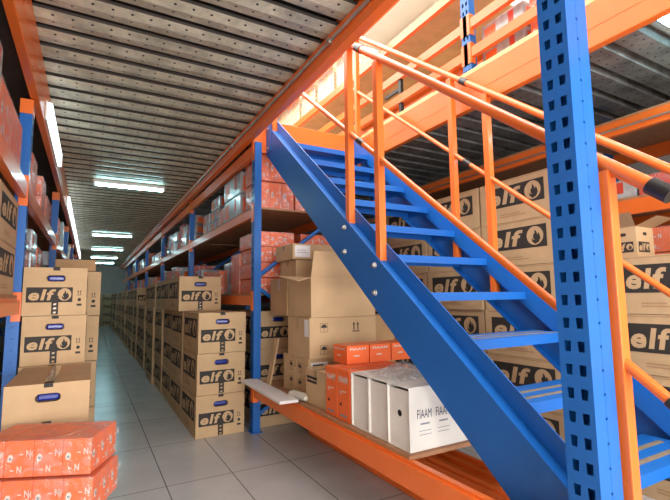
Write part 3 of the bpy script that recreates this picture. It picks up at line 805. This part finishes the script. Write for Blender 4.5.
# orange filter cartons on the low shelf
SM = text_geo('FIAAM', 1, .03)
def orange_carton(x, y, z, w, d, h, label, faces=('left', 'front')):
    t = empty('filter_carton', (x, y, z), 0, label, 'box', 'orange cartons on the low shelf')
    q = MB(); q.bbox((0,0,0), (w,d,h), 'carton_orange', .004); q.build('carton_body', t)
    for f_ in faces:
        T = face_T(f_, w, d); L = d if f_ in ('left', 'right') else w
        q = MB(); put_text(q, SM, L*.12, h*.74, .0012, L*.72, h*.13, 'print_white', T); q.build('lettering', t)
        items = [((.42, .56, .7, .585), 'print_white'), ((.2, .28, .34, .34), 'ink'), ((.2, .08, .75, .12), 'print_grey')] if h > .2 else [((.3, .4, .55, .47), 'print_white')]
        for (u0, v0, u1, v1), mt in items:
            q = MB(); flat(q, rect(L*u0, h*v0, L*u1, h*v1), .0012, mt, T); q.build('printed_mark', t)
        if h > .2:
            q = MB(); put_text(q, NLET, L*.2, h*.50, .0012, L*.16, h*.09, 'print_white', T); q.build('lettering', t)
    q = MB(); q.box((.005, d/2-.02, h-.0003), (w-.005, d/2+.02, h+.001), 'film'); q.build('tape', t)
    return t
ox, oy = 1.43, 2.372
for i in range(2):
    for j in range(2):
        orange_carton(ox+.235*j, oy+.160*i, SZ, .23, .155, .315, f'tall orange filter carton on the low shelf {"beside the white boxes" if i == 0 else "beside the small brown carton"}, {"front" if j == 0 else "rear"} one')
for i in range(3):
    orange_carton(1.55+.185*i, 2.60-.004*i, SZ+.317, .18, .19, .125, f'low orange filter carton lying on the tall orange ones, {ORD[i]} from the aisle')
# white carton trays printed FIAAM
FT = text_geo('FIAAM', 1, .0)
FIAAM_FRONT = None
def white_box(x, y, label, hole=False, front=False):
    w, d, h = .40, .186, .315
    t = empty('white_box', (x, y, SZ), 0, label, 'box', 'white boxes on the low shelf')
    q = MB(); th = .004
    q.box((0,0,0), (w,d,th), 'white_card'); q.box((0,0,th), (w,th,h), 'white_card'); q.box((0,d-th,th), (w,d,h), 'white_card'); q.box((w-th,th,th), (w,d-th,h), 'white_card'); q.box((0,th,h-th), (w,d-th,h), 'white_card')
    q.box((.012,th,th), (.012+th,d-th,h-.02), 'white_card')
    q.build('box_body', t)
    if hole:
        q = MB(); T = face_T('left', w, d); flat(q, arc(d*.5, h*.55, .017, 0, 2*PI, 16)[:-1], -.0115, 'black', T); q.build('finger_hole', t)['label'] = 'round black hole'
    if front:
        T = face_T('front', w, d)
        for iu, u in enumerate((.05, .175)):
            q = MB()
            put_text(q, FT, u, h*.50, .0012, .095, .044, 'blue_ink', T)
            flat(q, rect(u+.02, h*.40, u+.08, h*.425), .0012, 'print_grey', T)
            for e in (.30, .24): flat(q, rect(u+.01, h*e, u+.09, h*e+.003), .0012, 'print_grey', T)
            q.build('printed_lettering', t)['label'] = 'dark blue lettering on the long side'
    return t
white_box(1.425, 1.79, 'white box with dark lettering on its long side, nearest end of the low shelf', True, True)
white_box(1.43, 1.98, 'white box in the middle of the three on the low shelf')
white_box(1.43, 2.17, 'white box next to the tall orange cartons')
# crumpled clear plastic on top
bm = bmesh.new(); bmesh.ops.create_grid(bm, x_segments=18, y_segments=18, size=.5)
for v in bm.verts:
    r = math.hypot(v.co.x, v.co.y)
    v.co.z = max(0, .30*(1-r*1.9))*random.uniform(.4, 1.1)+random.uniform(0, .06); v.co.x *= .34; v.co.y *= .36; v.co.z *= .30
me = bpy.data.meshes.new('plastic_wrap'); bm.to_mesh(me); bm.free(); me.materials.append(M['bag'])
for p in me.polygons: p.use_smooth = True
o = bpy.data.objects.new('plastic_wrap', me); COL.objects.link(o); o.location = (1.64, 2.10, SZ+.318); md = o.modifiers.new('s', 'SUBSURF'); md.levels = 1; md.render_levels = 1
tag(o, 'crumpled clear plastic wrap lying on the white boxes', 'plastic wrap')
o = MB(); o.bbox((0,0,0), (.10,.17,.028), 'white_card', .006); o = o.build('small_packet'); o.location = (1.70, 1.795, SZ+.317); tag(o, 'small cream packet on the white boxes under the stair', 'packet')
# white board, paper roll and thin board at the shelf end
o = MB(); o.bbox((0,0,0), (.15,1.0,.022), 'white_paper', .004); o = o.build('white_board'); o.location = (1.24, 3.05, .4705); o.rotation_euler = (0, 0, -.02); tag(o, 'long white board lying on the front edge of the low shelf', 'board')
o = MB(); o.tube([(0,0,0), (.02,.03,0), (.02,.2,0), (0,.23,0)], [.015,.03,.032,.015], 'paleplastic', 14); o = o.build('plastic_roll'); o.location = (1.425, 3.0, SZ+.033); o.rotation_euler = (0,0,.15); tag(o, 'pale crumpled plastic roll at the end of the white board', 'roll')
o = MB(); o.box((0,0,0), (.012,.09,.42), 'wood'); o = o.build('thin_board'); o.location = (1.40, 3.68, SZ+.003); o.rotation_euler = (0, .2, 0); tag(o, 'thin brown board leaning on the cartons at the end of the low shelf', 'board')
# spare beams stored below
for j in range(5):
    for k in range(2 if j in (1, 2, 3) else 1):
        o = MB(); o.prism([(0,0),(.05,0),(.05,.11),(.018,.11),(.018,.085),(0,.085)], 'y', 0, 2.75, 'orange'); o = o.build('spare_beam'); o.location = (1.80+.10*j+.02*k, .98+.04*((j*3) % 4), .004+k*.112)
        tag(o, f'spare orange beam below the low shelf, {ORD[j]} from the aisle, {"lower" if k == 0 else "upper"} layer', 'beam', 'spare beams under the shelf')

# ------------------------------------------------------------------ cartons and rack right of the stair
gR = 'oil cartons stacked right of the stair'
cols = [(-.43, 4), (.085, 4), (.60, 4), (1.115, 4), (2.035, 6), (2.765, 6), (3.495, 6), (4.225, 6), (4.955, 6)]
for j, (y, n) in enumerate(cols):
    for k in range(n):
        oil_carton((3.05+random.uniform(-.008,.008)+(.02 if n == 6 else 0), y+random.uniform(-.004,.004), k*CH),
                   f'brown oil carton right of the stair, {ORD[j]} column along, {ORD[k]} from the floor', gR, 0, (1, .995 if n == 6 else .705, 1), tape=False)
# open small carton
t = empty('open_carton', (3.12, 1.50, 4*CH), 0, 'small open oil carton with folded-out flaps on the cartons right of the stair', 'box')
q = MB(); W, D, H, th = .22, .17, .20, .004
for lo, hi in (((0,0,0),(W,D,th)), ((0,0,th),(W,th,H)), ((0,D-th,th),(W,D,H)), ((0,th,th),(th,D-th,H)), ((W-th,th,th),(W,D-th,H))): q.box(lo, hi, 'kraft')
q.build('carton_body', t)
q = MB(); T = face_T('front', W, D); elf_panel(q, .02, .03, .16, .10, T); flat(q, stadium(W/2, .155, .025, .011), .001, 'ink', T); q.build('print', t)
q = MB(); T = face_T('left', W, D); elf_panel(q, .02, .03, .15, .10, T); flat(q, stadium(D/2, .15, .025, .011), .001, 'ink', T); q.build('print', t)
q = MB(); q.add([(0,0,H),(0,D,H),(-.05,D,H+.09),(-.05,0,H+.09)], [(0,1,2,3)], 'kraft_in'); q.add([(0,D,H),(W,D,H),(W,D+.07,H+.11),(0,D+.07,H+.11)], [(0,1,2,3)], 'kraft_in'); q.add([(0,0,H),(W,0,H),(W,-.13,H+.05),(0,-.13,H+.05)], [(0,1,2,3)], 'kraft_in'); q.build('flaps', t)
XQ = 3.66
for i, y in enumerate((-.6, 2.36, 5.3)):
    upright(XQ, y, -1, f'blue upright of the rack against the right wall, {ORD[i]} from the camera', 2.9, 1.0)
for i, (y0, y1) in enumerate(((-.505, 2.355), (2.455, 5.295))):
    for (z0, z1, nm) in ((1.86, 1.98, 'lower'), (2.52, 2.64, 'upper')):
        b = beam(XQ, y0, y1, z0, z1, f'orange {nm} beam of the rack against the right wall, {["near","far"][i]} bay')
        if nm == 'upper':
            q = MB(); q.tube([(-.012, -(y1-y0)/2, .045), (-.012, (y1-y0)/2, .045)], .009, 'steel', 8); q.build('conduit', b)
        shelf_board(XQ+.02, XQ+.98, y0, y1, z1+.02, f'chipboard {nm} shelf of the rack against the right wall, {["near","far"][i]} bay')
        beam(XQ+.98, y0, y1, z0, z1, f'rear orange {nm} beam of the rack against the right wall, {["near","far"][i]} bay', -1)
    shelf_board(XQ+.02, XQ+.98, y0, y1, 1.16, f'chipboard lowest shelf of the rack against the right wall, {["near","far"][i]} bay')
    beam(XQ, y0, y1, 1.02, 1.14, f'orange lowest beam of the rack against the right wall, {["near","far"][i]} bay')
n = 0
for j in range(6):
    for k in range(3):
        far_pack((3.70, -.45+.44*j, 1.161+k*(PH*1.25+.005)), f'orange filter pack, lowest shelf by the right wall, {ORD[j]} pile, {ORD[k]} layer up', 'orange packs against the right wall', 'orange', 0, (1, 1.05, 1.25))
for j in range(6):
    kd = ['orange', 'orange', 'orange', 'red', 'red', 'silver'][j]
    for k in range([3, 3, 3, 2, 1, 1][j]):
        far_pack((3.70, -.45+.44*j, 2.0+k*(PH+.005)), f'{"silver wrapped" if kd == "silver" else kd} filter pack, second shelf by the right wall, {ORD[j]} pile, {ORD[k]} layer up', 'packs on the shelf against the right wall', kd, 0, (1, 1.05, 1))
batten((3.36, 1.15, 2.918), 1.2, 'x', 'fluorescent lamp under the deck right of the stair')

# ------------------------------------------------------------------ upper level seen through the stair opening
UZ = 3.05
def upost(x, y, h, label):
    t = empty('rack_upright', (x, y, UZ), 0, label, 'rack post', 'upper level posts')
    child('post', shared(('upost', h), post_fn(.07, .09, h, -1), 'post'), t)
    child('foot_plate', shared('ufoot', lambda mb: mb.box((-.02,-.02,0), (.09,.11,.006), 'blue'), 'foot_plate'), t)
    c = MB(); c.box((.03,.09,.0), (.07,.092,h), 'blue'); c.build('rear_lip', t)
upost(2.66, 2.40, 3.0, 'pale perforated post of the upper rack, right of the stair opening')
upost(2.66, 6.80, 3.0, 'perforated blue post of the upper rack beyond the stair opening')
upost(3.42, 5.50, 1.5, 'thin pale blue post standing on the upper floor beyond the stair head')
upost(2.66, -.55, 3.0, 'perforated post of the upper rack above the near stair')
for i, (y0, y1) in enumerate(((-.455, 2.397), (2.495, 6.797))):
    for z0, z1, nm in ((3.20, 3.29, 'lowest'), (3.45, 3.54, 'second'), (3.83, 3.93, 'third'), (4.32, 4.42, 'fourth'), (4.85, 4.95, 'fifth')):
        if i == 0 and nm == 'third': continue
        beam(2.66, y0, y1, z0, z1, f'{nm} orange beam of the upper rack, {["near","far"][i]} bay', 1, .045, True, 'orange', 'upper rack beams')
    if i == 1:
        shelf_board(2.705, 3.7, y0, y1, 3.95, 'slatted orange-lit shelf high on the upper rack, underside in view', 'wood', None, 14)
        beam(3.72, y0, y1, 3.83, 3.93, 'rear orange beam of the high slatted upper shelf', -1, .045, True, 'orange', 'upper rack beams')
k = 0
for (y, h, kd, n) in ((-.3, .9, 'orange', 3), (.15, 1., 'silver', 2), (.6, 1.0, 'orange', 3), (1.05, 1., 'silver', 2), (1.5, 1.2, 'orange', 2), (1.95, 1.3, 'silver', 2), (2.55, .9, 'orange', 1), (4.5, 1., 'orange', 2), (4.95, 1., 'silver', 2), (5.4, 1.1, 'orange', 1)):
    for j in range(n):
        far_pack((2.74, y, UZ+j*(PH*h+.005)), f'{ {"orange":"orange","silver":"pale wrapped"}[kd]} pack upstairs behind the orange beams, {ORD[k]} pile along, {ORD[j]} layer up', 'packs on the upper floor', kd, 0, (1, 1.0, h))
    k += 1
def yellow_block(loc, dims, label):
    t = empty('wrapped_block', loc, 0, label, 'box', 'wrapped blocks upstairs')
    n = max(1, int(dims[2]/.09)); h = dims[2]/n; q = MB()
    for k in range(n): q.bbox((0,0,k*h), (dims[0],dims[1],(k+1)*h-.006), 'yellow_card', .008)
    q.build('carton_stack', t)
    q = MB(); q.bbox((-.004,-.004,0), (dims[0]+.004,dims[1]+.004,dims[2]+.003), 'film_thick', .012); q.build('shrink_film', t)
yellow_block((2.86+.3, 1.9, UZ), (.4,.42,.6), 'yellow wrapped block on the upper floor right of the pale post')
for j, (y, hh) in enumerate(((4.3, .42), (4.85, .62), (5.4, .5), (5.95, .7), (6.45, .36))):
    yellow_block((2.74, y, 3.951), (.42, .46, hh), f'yellow wrapped block on the high slatted shelf, {ORD[j]} along')
yellow_block((2.72, 5.95, UZ), (.45,.5,.45), 'yellow wrapped block on the upper floor under the high slatted shelf')
beam(1.40, 4.3, 7.2, 3.9, 4.0, 'orange beam high over the landing beyond the stair head', -1, .045, False, 'orange', 'upper rack beams')
for j in range(4):
    for k in range(3):
        far_pack((1.30+.42*j, 7.0, UZ+k*(PH*1.4+.010)), f'pack on the landing beyond the stair, {ORD[j]} pile from the left, {ORD[k]} layer up', 'packs on the landing', 'orange' if (j+k) % 3 else 'silver', 0, (1, 1, 1.4))
t = empty('tee_bar_stand', (2.69, 3.36, UZ), 0, 'black tee-shaped bar standing on the upper floor edge', 'stand')
q = MB(); q.box((-.018,-.018,0), (.018,.018,.42), 'black'); q.build('upright_bar', t)
q = MB(); q.box((-.014,.018,.29), (.014,.26,.32), 'black'); q.build('cross_bar', t)

# ------------------------------------------------------------------ light
def area(name, loc, rot, sx, sy, power, col):
    l = bpy.data.lights.new(name, 'AREA'); l.shape = 'RECTANGLE'; l.size = sx; l.size_y = sy; l.energy = power; l.color = col
    o = bpy.data.objects.new(name, l); COL.objects.link(o); o.location = loc; o.rotation_euler = rot; return o
area('skylight_daylight', (1.5, 4.7, 6.55), (0,0,0), 5.2, 8.8, 560, (1, .96, .9))
area('doorway_daylight', (1.35, -3.55, 1.45), (PI/2,0,0), 4.9, 2.6, 350, (1, .97, .93))
w = bpy.data.worlds.new('sky'); sc.world = w; w.use_nodes = True
w.node_tree.nodes['Background'].inputs['Color'].default_value = (.85, .92, 1, 1); w.node_tree.nodes['Background'].inputs['Strength'].default_value = 1.0

# ------------------------------------------------------------------ camera
yaw, pit, rol = map(math.radians, (29.4, 6.1, .7))
F = Vector((math.sin(yaw)*math.cos(pit), math.cos(yaw)*math.cos(pit), math.sin(pit)))
R0 = Vector((math.cos(yaw), -math.sin(yaw), 0)); U0 = R0.cross(F)
R = R0*math.cos(rol)-U0*math.sin(rol); U = U0*math.cos(rol)+R0*math.sin(rol)
cd = bpy.data.cameras.new('camera'); cam = bpy.data.objects.new('camera', cd); COL.objects.link(cam)
cd.sensor_fit = 'HORIZONTAL'; cd.sensor_width = 36; cd.lens = 435/670*36; cd.clip_start = .02; cd.clip_end = 100
cam.matrix_world = Matrix(((R.x,U.x,-F.x,0),(R.y,U.y,-F.y,0),(R.z,U.z,-F.z,1.25),(0,0,0,1)))
sc.camera = cam
vs = sc.view_settings; vs.view_transform = 'Standard'; vs.look = 'None'; vs.exposure = .3; vs.gamma = 1; vs.use_curve_mapping = False

_seen = {}
for o in bpy.data.objects:
    if 'label' in o and 'category' in o:
        if not 4 <= len(o['label'].replace(',', '').split()) <= 16: raise Exception('LEN', o.name, o['label'])
        if o['label'] in _seen: raise Exception('DUP', o.name, o['label'])
        _seen[o['label']] = 1
